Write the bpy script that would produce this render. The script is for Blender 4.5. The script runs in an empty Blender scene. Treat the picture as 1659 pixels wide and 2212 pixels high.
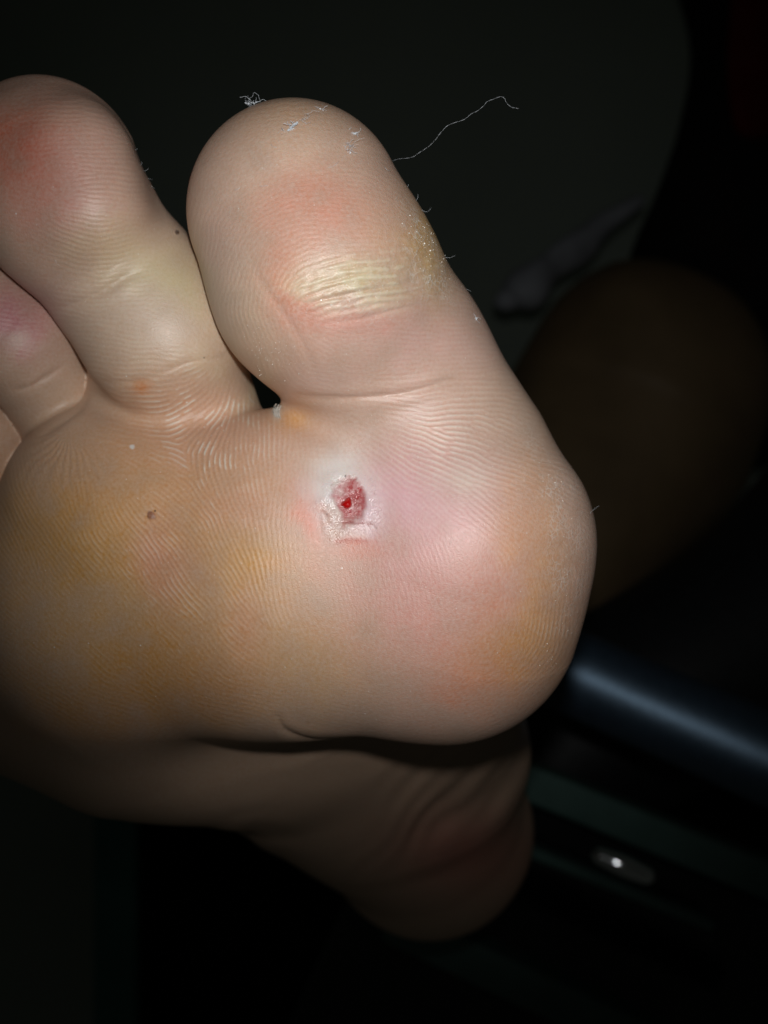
import bpy, math, time
import numpy as np
from mathutils import Vector, Matrix
T0 = time.time()
rng = np.random.default_rng(11)

# ------------------------------------------------------------------ camera, world, light, exposure
D = 120.0            # camera distance to the plane of the ball of the foot, mm
PX = 0.0555          # mm per sketch unit (a 1659 x 2212 sketch) on that plane
SC = bpy.context.scene
C = SC.collection
cam_d = bpy.data.cameras.new('camera')
cam = bpy.data.objects.new('camera', cam_d); C.objects.link(cam)
cam.location = (0, -D / 1000, 0); cam.rotation_euler = (math.radians(90), 0, 0)
cam_d.sensor_fit = 'VERTICAL'; cam_d.sensor_height = 36; cam_d.sensor_width = 27
cam_d.lens = 36 * D / (2212 * PX)
cam_d.clip_start = 0.005; cam_d.clip_end = 20
cam_d.dof.use_dof = True; cam_d.dof.focus_distance = 0.1205; cam_d.dof.aperture_fstop = 21
SC.camera = cam
world = bpy.data.worlds.new('World'); SC.world = world; world.use_nodes = True
bg = world.node_tree.nodes['Background']
bg.inputs[0].default_value = (0.95, 1.0, 0.86, 1); bg.inputs[1].default_value = 0.0075
SC.view_settings.view_transform = 'Standard'; SC.view_settings.look = 'None'
SC.view_settings.exposure = 0; SC.view_settings.gamma = 1
ld = bpy.data.lights.new('phone_flash', 'SPOT')
ld.energy = 0.56; ld.color = (1.0, 0.995, 0.985); ld.shadow_soft_size = 0.0028
ld.spot_size = math.radians(66); ld.spot_blend = 1.0
flash = bpy.data.objects.new('phone_flash', ld); C.objects.link(flash)
flash.location = (0.002, -0.119, 0.014)
tgt = Vector((0.006, 0, 0.022))
flash.rotation_euler = (tgt - flash.location).to_track_quat('-Z', 'Y').to_euler()
SC.render.engine = 'CYCLES'
SC.cycles.use_denoising = True
SC.cycles.max_bounces = 6

# ------------------------------------------------------------------ helpers
def W(u, v, y):
    """sketch position (u right, v down) at depth y mm -> point in mm"""
    s = (D + y) / D
    return np.array([(u - 829.5) * PX * s, y, (1106 - v) * PX * s])
def RW(r, y):
    return r * PX * (D + y) / D
def srgb(r, g, b):
    f = lambda c: (c / 255 / 12.92) if c / 255 <= 0.04045 else ((c / 255 + 0.055) / 1.055) ** 2.4
    return np.array([f(r), f(g), f(b)])
def noise2(shape, sigma, seed):
    """periodic smooth noise, unit variance"""
    g = np.random.default_rng(seed).standard_normal(shape)
    fy = np.fft.fftfreq(shape[0])[:, None]; fx = np.fft.rfftfreq(shape[1])[None]
    g = np.fft.irfft2(np.fft.rfft2(g) * np.exp(-2 * (math.pi * sigma) ** 2 * (fx ** 2 + fy ** 2)), s=shape)
    return (g - g.mean()) / g.std()
def sample(img, u, v, k):
    """bilinear look-up of a grid that has k sketch units per texel, origin at (-OU,-OV)"""
    x = np.clip((u + OU) / k, 0, img.shape[1] - 1.001); y = np.clip((v + OV) / k, 0, img.shape[0] - 1.001)
    i = x.astype(np.int32); j = y.astype(np.int32); a = (x - i).astype(np.float32); b = (y - j).astype(np.float32)
    return (img[j, i] * (1 - a) * (1 - b) + img[j, i + 1] * a * (1 - b) + img[j + 1, i] * (1 - a) * b + img[j + 1, i + 1] * a * b)
OU, OV = 100, 0
KS = 2.0
def sstep(a, b, x):
    t = np.clip((x - a) / (b - a), 0, 1); return t * t * (3 - 2 * t)
def blob(u, v, cu, cv, ru, rv, ang=0, p=1.0):
    c, s = math.cos(math.radians(ang)), math.sin(math.radians(ang))
    a = ((u - cu) * c + (v - cv) * s) / ru; b = (-(u - cu) * s + (v - cv) * c) / rv
    return np.exp(-((a * a + b * b) ** p))
def segdist(u, v, pts):
    """distance to a polyline and the arc fraction along it"""
    best = np.full(u.shape, 1e9); tt = np.zeros(u.shape)
    pts = np.array(pts, float); L = np.r_[0, np.cumsum(np.hypot(*np.diff(pts, axis=0).T))]
    for i in range(len(pts) - 1):
        a, b = pts[i], pts[i + 1]; d = b - a; n = d @ d
        t = np.clip(((u - a[0]) * d[0] + (v - a[1]) * d[1]) / n, 0, 1)
        q = np.hypot(u - a[0] - t * d[0], v - a[1] - t * d[1])
        m = q < best; best[m] = q[m]; tt[m] = ((L[i] + t * math.sqrt(n)) / L[-1])[m]
    return best, tt
def smooth_line(pts, n=6):
    """Catmull-Rom through the points"""
    p = np.array(pts, float); p = np.vstack([2 * p[0] - p[1], p, 2 * p[-1] - p[-2]]); out = []
    for i in range(1, len(p) - 2):
        for t in np.linspace(0, 1, n, endpoint=False):
            out.append(0.5 * (2 * p[i] + (p[i + 1] - p[i - 1]) * t + (2 * p[i - 1] - 5 * p[i] + 4 * p[i + 1] - p[i + 2]) * t * t
                              + (3 * p[i] - p[i - 1] - 3 * p[i + 1] + p[i + 2]) * t ** 3))
    out.append(p[-2]); return np.array(out)
def tag(o, label=None, cat=None, group=None, kind=None):
    for k, x in (('label', label), ('category', cat), ('group', group), ('kind', kind)):
        if x: o[k] = x
    return o
def mesh_obj(name, verts, faces, mat, parent=None, smooth=True):
    me = bpy.data.meshes.new(name)
    me.from_pydata([tuple(p) for p in verts], [], [tuple(f) for f in faces]); me.update()
    if smooth: me.polygons.foreach_set('use_smooth', [True] * len(me.polygons))
    if mat: me.materials.append(mat)
    o = bpy.data.objects.new(name, me); C.objects.link(o)
    if parent: o.parent = parent
    return o
def tube(path, rad, seg=6):
    """path in metres; rad scalar or list"""
    path = np.array(path, float); n = len(path); rad = np.broadcast_to(np.asarray(rad, float), (n,))
    V, F = [], []; up = np.array([0.13, 0.31, 0.94])
    for i in range(n):
        t = path[min(i + 1, n - 1)] - path[max(i - 1, 0)]; t /= np.linalg.norm(t) + 1e-12
        a = np.cross(t, up); a /= np.linalg.norm(a) + 1e-12; b = np.cross(t, a)
        for k in range(seg):
            w = 2 * math.pi * k / seg; V.append(path[i] + rad[i] * (a * math.cos(w) + b * math.sin(w)))
    for i in range(n - 1):
        for k in range(seg):
            F.append((i * seg + k, i * seg + (k + 1) % seg, (i + 1) * seg + (k + 1) % seg, (i + 1) * seg + k))
    F.append(tuple(range(seg))[::-1]); F.append(tuple(range((n - 1) * seg, n * seg)))
    return V, F
def join(parts):
    V, F = [], []
    for v, f in parts:
        o = len(V); V += list(v); F += [tuple(i + o for i in q) for q in f]
    return V, F
def mat_new(name, color, rough=0.5, spec=0.5, metal=0.0):
    m = bpy.data.materials.new(name); m.use_nodes = True
    b = m.node_tree.nodes['Principled BSDF']
    b.inputs['Base Color'].default_value = (*color, 1); b.inputs['Roughness'].default_value = rough
    b.inputs['Specular IOR Level'].default_value = spec; b.inputs['Metallic'].default_value = metal
    return m
def add_noise(m, scale, amount, bump=0.0, detail=5):
    """vary colour (and relief) of a plain material by procedural noise"""
    nt = m.node_tree; N = nt.nodes; b = N['Principled BSDF']; c = tuple(b.inputs['Base Color'].default_value)
    tc = N.new('ShaderNodeTexCoord'); n = N.new('ShaderNodeTexNoise'); n.inputs['Scale'].default_value = scale; n.inputs['Detail'].default_value = detail
    nt.links.new(tc.outputs['Object'], n.inputs['Vector'])
    mx = N.new('ShaderNodeMix'); mx.data_type = 'RGBA'
    mx.inputs['A'].default_value = tuple(x * (1 - amount) for x in c[:3]) + (1,)
    mx.inputs['B'].default_value = tuple(min(1, x * (1 + amount)) for x in c[:3]) + (1,)
    nt.links.new(n.outputs['Fac'], mx.inputs['Factor']); nt.links.new(mx.outputs['Result'], b.inputs['Base Color'])
    if bump:
        bp = N.new('ShaderNodeBump'); bp.inputs['Strength'].default_value = bump; bp.inputs['Distance'].default_value = 0.1 / scale
        nt.links.new(n.outputs['Fac'], bp.inputs['Height']); nt.links.new(bp.outputs['Normal'], b.inputs['Normal'])
    return m

# ------------------------------------------------------------------ the foot: solid shape
def chain(*nodes):
    """nodes (u, v, depth, radius in sketch units) -> tapering capsules"""
    out = []
    for a, b in zip(nodes, nodes[1:]):
        out.append((W(*a[:3]).astype(np.float32), W(*b[:3]).astype(np.float32), RW(a[3] * .96, a[2]), RW(b[3] * .96, b[2])))
    return out
def capd(P, c):
    a, b, ra, rb = c; d = b - a; n = float(d @ d)
    t = np.clip(((P - a) @ d) / n, 0, 1)
    q = P - a - t[:, None] * d
    return np.sqrt(np.einsum('ij,ij->i', q, q)) - (ra + (rb - ra) * t)
def smin(a, b, k):
    h = np.maximum(k - np.abs(a - b), 0) / k
    return np.minimum(a, b) - h * h * k * 0.25
BODY = (chain((995, 1180, 17, 272), (955, 1305, 20, 292)) + chain((940, 1030, 18, 235), (1000, 1160, 17, 262))
        + chain((1000, 1180, 18, 262), (640, 1150, 20, 262), (340, 1145, 24, 240), (255, 1105, 28, 236), (120, 1270, 38, 200))
        + chain((955, 1310, 19, 285), (610, 1300, 22, 290), (250, 1320, 33, 298), (10, 1340, 58, 275)))
ARCH = (chain((30, 1350, 60, 284), (310, 1450, 53, 292), (520, 1495, 60, 264), (915, 1795, 150, 203))
        + chain((940, 1400, 52, 200), (938, 1620, 105, 192), (932, 1790, 150, 203))
        + chain((640, 1430, 46, 230), (830, 1640, 105, 205))
        + chain((930, 1790, 152, 203), (900, 1450, 225, 140), (830, 1200, 320, 140)))
TOES = [
    (2.6, chain((640, 463, 10, 243), (705, 610, 9, 250), (835, 780, 17, 222), (960, 1000, 20, 238))),     # big toe
    (2.2, chain((104, 372, 15, 202), (132, 440, 14, 184), (300, 645, 19, 166), (362, 736, 19, 172), (408, 850, 24, 130), (480, 1050, 26, 160)) + chain((325, 770, 26, 128), (310, 1000, 30, 150)) + chain((165, 340, 8, 120), (200, 455, 8, 118))),  # second
    (1.6, chain((-30, 695, 22, 146), (42, 745, 22.5, 118), (98, 825, 26, 95), (160, 970, 33, 98))),        # third
    (1.2, chain((-54, 948, 31, 134), (0, 1120, 46, 90))),
    (1.2, chain((-62, 1075, 30, 106), (0, 1180, 46, 80))),
]
BODY_P = chain((880, 1330, 14, 200), (1010, 1120, 14, 180))
# the pad of the ball swells a little in front of its core
def sdf(P):
    P = P.astype(np.float32)
    f = None
    for c in BODY:
        d = capd(P, c); f = d if f is None else smin(f, d, 5.0)
    g = None
    for c in ARCH:
        d = capd(P, c); g = d if g is None else smin(g, d, 9.0)
    f = smin(f, g, 9.0)
    out = f
    for k, T in TOES:
        t = None
        for c in T:
            d = capd(P, c); t = d if t is None else smin(t, d, 3.2)
        out = np.minimum(out, smin(f, t, k))
    return out
def sdf_grad(P, e=0.05):
    f = sdf(P); g = np.empty_like(P, dtype=np.float32)
    for a in range(3):
        Q = P.copy(); Q[:, a] += e; g[:, a] = (sdf(Q) - f) / e
    return f, g

def surface_net(lo, hi, h):
    n = np.ceil((hi - lo) / h).astype(int) + 1
    hc = h * 4; nc = np.ceil((hi - lo) / hc).astype(int) + 1
    ax = [lo[i] + hc * (np.arange(nc[i]) + 0.5) for i in range(3)]
    Pc = np.stack(np.meshgrid(*ax, indexing='ij'), -1).reshape(-1, 3)
    fc = sdf(Pc).reshape(nc)
    near = np.abs(fc) < hc * 1.35
    big = np.repeat(np.repeat(np.repeat(near, 4, 0), 4, 1), 4, 2)[:n[0], :n[1], :n[2]]
    F = np.repeat(np.repeat(np.repeat(np.where(fc < 0, -9.0, 9.0).astype(np.float32), 4, 0), 4, 1), 4, 2)[:n[0], :n[1], :n[2]]
    idx = np.argwhere(big)
    for s in range(0, len(idx), 600000):
        q = idx[s:s + 600000]; F[q[:, 0], q[:, 1], q[:, 2]] = sdf(lo + (q) * h)
    S = F < 0
    m = np.zeros(tuple(np.array(S.shape) - 1), bool); cnt = np.zeros(m.shape, np.int8)
    for dx in (0, 1):
        for dy in (0, 1):
            for dz in (0, 1):
                cnt += S[dx:dx + m.shape[0], dy:dy + m.shape[1], dz:dz + m.shape[2]]
    cells = np.argwhere((cnt > 0) & (cnt < 8))
    vid = np.full(m.shape, -1, np.int64); vid[tuple(cells.T)] = np.arange(len(cells))
    acc = np.zeros((len(cells), 3)); w = np.zeros(len(cells))
    E = []
    for a in range(3):
        b, c = [(1, 2), (2, 0), (0, 1)][a]
        for db in (0, 1):
            for dc in (0, 1):
                o = np.zeros(3, int); o[b] = db; o[c] = dc
                p = cells + o; q = p.copy(); q[:, a] += 1
                f0 = F[tuple(p.T)]; f1 = F[tuple(q.T)]; x = (f0 < 0) != (f1 < 0)
                t = np.where(x, f0 / np.where(x, f0 - f1, 1), 0)
                pt = p.astype(float); pt[:, a] += t
                acc[x] += pt[x]; w[x] += 1
        # quads across edges along axis a
        s0 = np.take(S, range(S.shape[a] - 1), a); s1 = np.take(S, range(1, S.shape[a]), a)
        e = np.argwhere(s0 != s1); e = e[(e[:, b] > 0) & (e[:, c] > 0) & (e[:, b] < m.shape[b]) & (e[:, c] < m.shape[c])]
        ins = S[tuple(e.T)]
        def cell(ob, oc):
            r = e.copy(); r[:, b] -= ob; r[:, c] -= oc; return vid[tuple(r.T)]
        q = np.stack([cell(1, 1), cell(0, 1), cell(0, 0), cell(1, 0)], 1)
        q[~ins] = q[~ins][:, ::-1]; E.append(q)
    V = lo + (acc / w[:, None]) * h
    return V, np.vstack(E)

lo = np.array([-66., -14., -126.]); hi = np.array([48., 232., 58.])
V, Q = surface_net(lo, hi, 0.5)
Q = Q[(Q >= 0).all(1)]
def project(V, it=2):
    for s in range(0, len(V), 400000):
        P = V[s:s + 400000]
        for _ in range(it):
            f, g = sdf_grad(P); n2 = np.maximum((g * g).sum(1), 0.3)
            st = np.clip(f / n2, -0.4, 0.4)
            P = P - (st[:, None] * g)
        V[s:s + 400000] = P
    return V
print('net', V.shape, Q.shape, time.time() - T0)
V = project(V, 2)
def uv_of(P):
    s = D / (D + P[:, 1])
    return P[:, 0] * s / PX + 829.5, 1106 - P[:, 2] * s / PX
fc = V[Q].mean(1)
nq = np.cross(V[Q[:, 2]] - V[Q[:, 0]], V[Q[:, 3]] - V[Q[:, 1]])
nq /= np.linalg.norm(nq, axis=1)[:, None] + 1e-9
view = fc - np.array([0, -D, 0]); view /= np.linalg.norm(view, axis=1)[:, None]
fu, fv = uv_of(fc)
front = ((nq * view).sum(1) < 0.12) & (fu > -60) & (fu < 1700) & (fv < 1660) & (fc[:, 1] < 62)
mid = ((nq * view).sum(1) < 0.12) & (fc[:, 1] < 185) & (fu > -60) & ~front
print('front', front.sum(), 'facing frac', ((nq * view).sum(1) < 0).mean())
def subdivide(V, Q):
    n = len(V)
    e = np.sort(np.stack([Q, np.roll(Q, -1, 1)], -1).reshape(-1, 2), 1)
    key = e[:, 0].astype(np.int64) * n + e[:, 1]
    k, inv = np.unique(key, return_inverse=True)
    ev = (V[k // n] + V[k % n]) * 0.5
    fcn = V[Q].mean(1)
    m = inv.reshape(-1, 4) + n; c = np.arange(len(Q)) + n + len(k)
    qs = [np.stack([Q[:, i], m[:, i], c, m[:, i - 1]], 1) for i in range(4)]
    return np.vstack([V, ev, fcn]), np.vstack(qs)
Qb = Q[~(front | mid)]; Qm = Q[mid]; Qf = Q[front]
V, Qf = subdivide(V, Qf); V, Qf = subdivide(V, Qf)
V, Qm = subdivide(V, Qm)
V = project(V, 1)
# normals
N = np.zeros(V.shape, np.float32)
isf = np.zeros(len(V), bool); isf[Qf.ravel()] = True
for s in range(0, len(V), 400000):
    _, g = sdf_grad(V[s:s + 400000]); N[s:s + 400000] = g / (np.linalg.norm(g, axis=1)[:, None] + 1e-9)
U_, V_ = uv_of(V)
print('sub', V.shape, Qf.shape, time.time() - T0)

# ------------------------------------------------------------------ skin ridges (as on every sole): grown with oriented filters
strokes = [  # u, v, direction (du, dv), period
 (450,620,.25,-1),(440,500,.15,-1),(500,600,.3,-1),(480,460,.5,-.8),(560,440,1,-.5),(520,540,.55,-.8),(560,360,1,-.3),(690,430,1,.05),(640,520,1,-.25),(780,420,1,.2),(860,430,1,.45),(700,300,1,.1),
 (570,600,.35,-1),(590,650,.25,-1),(620,580,.6,-.8),(650,540,1,-.35),(760,520,1,0),(860,540,1,.15),(930,560,1,.35),(760,600,1,-.12),(700,620,1,-.3),(860,620,1,-.05),(820,660,1,-.15),
 (560,700,.4,1),(620,760,.35,1),(680,730,1,.5),(780,740,1,.12),(880,720,1,.05),(960,700,1,.15),(820,800,1,.05),(700,820,1,.1),(960,800,1,-.05),(1050,840,1,.1),
 (200,350,1,.08),(200,450,1,.1),(140,520,1,.3),(240,520,1,-.15),(100,300,1,-.05),(60,420,1,.1),(280,640,1,-.2),(330,690,1,.3),(350,750,1,.05),(300,600,1,-.1),(200,720,1,.1),(440,720,.7,1),
 (60,720,1,.12),(100,850,1,-.35),(30,640,1,.1),(20,900,.3,1),
 (300,850,1,-.05),(380,830,1,-.35),(300,900,1,.08),(380,890,1,-.4),(440,880,1,-.9),(480,870,.35,-1),(520,900,.1,1),(570,920,.04,1),(440,950,1,-1.0),(420,990,.35,-1),(470,1000,.1,1),(510,1010,.05,1),(560,1020,.05,1),
 (250,930,1,.15),(330,970,1,.25),(390,1000,1,.6),(300,1030,1,.6),(200,880,1,.2),(440,1080,.7,1),(390,1090,.8,1),(500,1120,.4,1),(560,1130,.15,1),(620,1100,.04,1),(640,1000,.0,1),(620,940,.05,1),
 (350,1130,.8,1),(450,1180,.65,1),(250,1150,.6,1),(200,1060,.35,1),(150,1000,.2,1),(180,940,.15,1),(110,1060,.5,1),(120,1180,.6,1),(60,1180,.7,1),(200,1230,.8,1),(120,1300,.9,1),(300,1300,.85,1),(400,1300,.75,1),(500,1280,.5,1),(600,1280,.25,1),
 (250,1400,1,1),(350,1420,1,.95),(150,1420,1,.85),(450,1420,.8,.9),(100,1500,1,.6),(250,1510,1,.5),(400,1500,1,.5),(500,1520,1,.25),(650,1500,1,.05),(550,1430,.8,.7),(640,1400,.6,.9),
 (700,880,1,.2),(760,900,1,.2),(850,880,1,.1),(850,940,1,.3),(800,960,1,.7),(950,880,1,.02),(930,970,1,.4),(1000,1000,1,.4),(1080,960,1,.35),(1100,1050,1,.42),(1150,1000,1,.3),(1030,1080,1,.6),(900,1040,1,.6),(850,1010,.9,.8),
 (720,980,.4,1),(700,1050,.0,1),(680,1150,.08,1),(700,1250,.05,1),(760,1000,.6,1),(850,1100,.8,.8),(900,1130,.8,.9),(960,1120,.8,.75),(1020,1180,.8,1),(1100,1150,.8,.7),(1180,1130,1,.5),(1210,1080,1,.45),
 (850,1200,.4,1),(920,1200,.5,1),(800,1250,.1,1),(950,1260,.25,1),(1030,1260,.2,1),(1080,1300,.02,1),(1130,1250,.3,1),(1180,1300,-.08,1),(1230,1250,-.05,1),(1230,1350,-.25,1),(1180,1380,-.35,1),(1130,1400,-.4,1),(1080,1400,-.35,1),(1030,1360,-.1,1),
 (880,1320,.1,1),(780,1340,.1,1),(960,1380,-.1,1),(1000,1440,-.7,.8),(1100,1470,-1,.8),(1160,1460,-1,.9),(1000,1500,-1,.45),(1080,1520,-1,.5),(920,1500,-1,.2),(850,1480,1,.0),(800,1440,.8,.7),(760,1390,.4,1),(800,1530,1,.02),(900,1560,1,-.1),(700,1470,1,.4),(720,1560,1,.1),(900,1440,-1,.35),(850,1420,.6,.5),
]
GW, GH = int((1400 + OU) / KS), int(1700 / KS)
gu = (np.arange(GW) * KS - OU)[None, :].repeat(GH, 0); gv = (np.arange(GH) * KS)[:, None].repeat(GW, 1)
st = np.array(strokes, float)
s4 = 4
cu = gu[::s4, ::s4]; cv = gv[::s4, ::s4]
a2 = 2 * np.arctan2(st[:, 3], st[:, 2])
c_ = np.zeros(cu.shape); s_ = np.zeros(cu.shape)
for (u, v, *_), a in zip(strokes, a2):
    w = 1 / (((cu - u) ** 2 + (cv - v) ** 2) / 900 + 0.35) ** 2.2
    c_ += w * math.cos(a); s_ += w * math.sin(a)
nr = np.hypot(c_, s_); c_ /= nr; s_ /= nr
def up(a):
    a = np.repeat(np.repeat(a, s4, 0), s4, 1)[:GH, :GW]
    fy = np.fft.fftfreq(a.shape[0])[:, None]; fx = np.fft.rfftfreq(a.shape[1])[None]
    return np.fft.irfft2(np.fft.rfft2(a) * np.exp(-2 * (math.pi * 5) ** 2 * (fx ** 2 + fy ** 2)), s=a.shape)
th = (np.arctan2(up(s_), up(c_)) / 2) % math.pi
wob = noise2((GH, GW), 14, 5) * 0.07
th = (th + wob) % math.pi
# ridge period in sketch units
per = np.full((GH, GW), 10.4)
per += 2.2 * blob(gu, gv, 960, 970, 190, 110) + 1.6 * blob(gu, gv, 440, 900, 110, 110) + 1.8 * blob(gu, gv, 760, 600, 150, 80)
per -= 2.0 * blob(gu, gv, 1210, 1330, 90, 260) + 2.2 * blob(gu, gv, 850, 1520, 400, 90) + 1.4 * blob(gu, gv, 470, 600, 70, 200) + 1.6 * blob(gu, gv, 60, 1250, 90, 500)
per += noise2((GH, GW), 20, 8) * 0.35
per = np.clip(per, 8.6, 14) / KS
NO = 14; bands = [4.45, 5.2, 6.1]
fy = np.fft.fftfreq(GH)[:, None]; fx = np.fft.rfftfreq(GW)[None]
img = rng.standard_normal((GH, GW)).astype(np.float32)
ob = (th / math.pi * NO)
o0 = np.floor(ob).astype(int) % NO; of = ob - np.floor(ob)
pf = np.interp(per, bands, np.arange(len(bands))); p0 = np.minimum(np.floor(pf).astype(int), len(bands) - 2); pfr = pf - p0
filt = {}
for k in range(NO):
    a = math.pi * k / NO; nx, ny = -math.sin(a), math.cos(a)
    for j, p in enumerate(bands):
        c = 1 / p; sg = 0.028; st_ = 0.045
        def g(sx):
            fn = fx * nx + fy * ny; ft = -fx * ny + fy * nx
            return np.exp(-((fn - sx * c) ** 2) / (2 * sg * sg) - ft ** 2 / (2 * st_ * st_))
        filt[k, j] = (g(1) + g(-1)).astype(np.float32)
for it in range(5):
    Fi = np.fft.rfft2(img); out = np.zeros((GH, GW), np.float32)
    for k in range(NO):
        wk = np.where(o0 == k, 1 - of, 0) + np.where((o0 + 1) % NO == k, of, 0)
        for j in range(len(bands)):
            wj = np.where(p0 == j, 1 - pfr, 0) + np.where(p0 + 1 == j, pfr, 0)
            ww = wk * wj
            out += ww * np.fft.irfft2(Fi * filt[k, j], s=(GH, GW))
    img = np.tanh(out / (out.std() + 1e-9) * 1.6).astype(np.float32)
ridge = img
print('ridges', time.time() - T0)

# ------------------------------------------------------------------ fine relief on the front of the foot
fi = np.nonzero(isf)[0]
u = U_[fi]; v = V_[fi]; P = V[fi]; n = N[fi]
vw = P - np.array([0, -D, 0]); vw /= np.linalg.norm(vw, axis=1)[:, None]
facing = -(n * vw).sum(1)
R = sample(ridge, u, v, KS)
n_a = noise2((GH, GW), 26, 21); n_b = noise2((GH, GW), 7, 22); n_c = noise2((GH, GW), 2.2, 23); n_d = noise2((GH, GW), 60, 24); n_e = noise2((GH, GW), 1.0, 25)
Na, Nb, Nc, Nd, Ne = (sample(x, u, v, KS) for x in (n_a, n_b, n_c, n_d, n_e))
ismid = P[:, 1] > 44
amp = 0.46 + 0.16 * np.tanh(Nd)
amp += 1.25 * blob(u, v, 450, 900, 120, 120) + 0.75 * blob(u, v, 980, 980, 200, 110, 15) + 0.45 * blob(u, v, 200, 440, 120, 140) + 0.35 * blob(u, v, 480, 1150, 160, 200, 0)
amp += 0.7 * blob(u, v, 760, 560, 130, 70) + 0.25 * blob(u, v, 1190, 1350, 70, 130) + .3 * blob(u, v, 880, 740, 130, 40)
amp *= 1 - 0.75 * blob(u, v, 620, 310, 260, 110, -15) - 0.0
amp *= 1 - 0.85 * blob(u, v, 370, 600, 60, 130, -30)
amp *= 1 - 0.6 * blob(u, v, 850, 1400, 230, 130) - 0.2 * blob(u, v, 560, 860, 60, 60)
amp *= 1 - 0.9 * blob(u, v, 752, 1085, 62, 75, 0, 2)
amp *= 1 - 0.8 * blob(u, v, 480, 790, 70, 70)
amp = np.clip(amp * (0.92 + 0.30 * Na + 0.16 * Nb), 0.08, 2.2)
edge = sstep(0.05, 0.35, facing) * sstep(1645, 1500, v) * (1 - ismid)
RA = 0.0165
disp = RA * amp * R * edge
# callus of the big toe: coarse crumpled furrows
cal = blob(u, v, 770, 610, 150, 62, -8, 1.5)
wr = np.sin((v + 0.13 * (u - 760) - 42 * np.exp(-np.clip(u - 628, -20, 400) / 60) + 3.2 * Na + 1.2 * Nb) * 2 * math.pi / 18.0)
disp += cal * ((0.056 + .02 * Nb) * wr + 0.020 * Nb + 0.016 * Nc + .006 * R)
# dry crackle zone on the outer side of the big toe and the rim of the ball
dry = np.clip(blob(u, v, 925, 540, 62, 110, -18, 1.4) + 0.5 * blob(u, v, 1190, 1040, 55, 140, -22, 1.3) + 0.5 * blob(u, v, 1225, 1240, 45, 170, 0, 1.3)
              + 0.35 * blob(u, v, 790, 640, 170, 70, -8), 0, 1)
disp += dry * edge * (0.016 * Nc + 0.012 * Nb)
# flesh lumps
disp += edge * (0.10 * Nd + 0.035 * Na)
# creases
creases = [  # points, width, depth
 ([(640,856),(700,862),(780,860),(870,850),(940,832),(1000,818),(1060,812)], 7, 0.26),
 ([(700,700),(780,690),(860,668),(930,655)], 6, 0.10),
 ([(655,655),(740,640),(820,622),(900,612)], 5, 0.16),
 ([(120,668),(170,652),(230,625),(270,600),(300,590)], 9, 0.30),
 ([(140,640),(200,610),(250,570)], 5, 0.08),
 ([(330,812),(380,792),(430,778),(480,776)], 6, 0.10),
 ([(196,822),(240,826),(300,822),(340,815)], 7, 0.12),
 ([(190,850),(170,885),(120,920),(80,945)], 6, 0.16),
 ([(540,560),(565,610),(600,660),(640,720),(670,780),(690,840)], 8, 0.07),
 ([(28,842),(60,838),(100,815),(140,790)], 6, 0.18),
 ([(600,1550),(620,1580),(680,1600),(780,1605)], 7, 0.28),
]
shade_line = np.zeros(u.shape)
for pts, w, dp in creases:
    q, t = segdist(u, v, smooth_line(pts)); fade = np.sin(np.clip(t, 0.02, 0.98) * math.pi) ** 0.5
    g = np.exp(-((q + 1.2 * Nb) / w) ** 2); disp -= dp * g * fade * sstep(0.0, .2, facing)
    disp += 0.35 * dp * np.exp(-((q - 2.6 * w) / (1.5 * w)) ** 2) * fade * sstep(0.0, .2, facing)
# radiating furrows below the second toe
ang = np.arctan2(v - 800, u - 505); rad = np.hypot(v - 800, u - 505)
fan = np.exp(-((ang - 2.15) / 0.75) ** 2) * sstep(40, 90, rad) * sstep(260, 150, rad)
# folds towards the third toe web
ang2 = np.arctan2(v - 930, u - 150); rad2 = np.hypot(v - 930, u - 150)
disp += 0.022 * np.sin(ang2 * 31 + 1.6 * Nb + Na) * sstep(5, 40, rad2) * sstep(230, 60, rad2) * sstep(915, 960, v)

# the sore: whitish swollen rim, recessed raw bed
wu, wv = u - 752, v - 1090
rim = np.exp(-((np.hypot(wu / 62, wv / 74) + 0.10 * Nb - 0.85) / 0.26) ** 2)
def poly_sd(x, y, pts):
    q, _ = segdist(x, y, list(pts) + [pts[0]]); ins = np.zeros(x.shape, bool); p_ = np.array(pts, float)
    for a, b in zip(p_, np.roll(p_, -1, 0)):
        c = ((a[1] > y) != (b[1] > y)) & (x < (b[0] - a[0]) * (y - a[1]) / (b[1] - a[1] + 1e-9) + a[0]); ins ^= c
    return np.where(ins, -q, q)
BED = [(716,1056),(728,1043),(750,1035),(773,1039),(788,1054),(793,1078),(791,1102),(786,1122),(764,1129),(745,1123),(733,1106),(722,1082)]
near_w = np.hypot(wu, wv) < 170
sdw = np.full(u.shape, 99.0); sdw[near_w] = poly_sd((u + 3 * Nb + 1.5 * Nc)[near_w], (v + 3 * np.roll(Nb, 7) - 1.5 * Nc)[near_w], BED)
bed = sstep(6, -8.0, sdw)
disp += 0.20 * rim * (1 + .25 * Nb) + 0.14 * blob(u, v, 735, 1000, 60, 60) - 0.15 * bed
wet = np.clip(sstep(1.25, 0.75, np.hypot(wu / 66, wv / 78) + 0.12 * Nb), 0, 1)
disp += wet * (0.010 * Nc + 0.010 * Ne + 0.02 * Nb)
for pts, w, dp in (([(744,1128),(770,1131),(800,1128)], 3, .05), ([(800,1130),(812,1140)], 2, .03), ([(695,1088),(700,1100),(709,1112)], 4, .06),):
    q, t = segdist(u, v, pts); disp -= dp * np.exp(-((q + Nc) / w) ** 2)
# peeling skin and scab
disp += 0.03 * blob(u, v, 602, 886, 15, 20, 0, 2) + 0.15 * sstep(9, 6, np.hypot(u - 328, v - 1114) + 2 * Nb)
disp += 0.10 * sstep(5, 3, np.hypot(u - 380, v - 503) + 1 * Nb)
V[fi] = P + n * disp[:, None]

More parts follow.
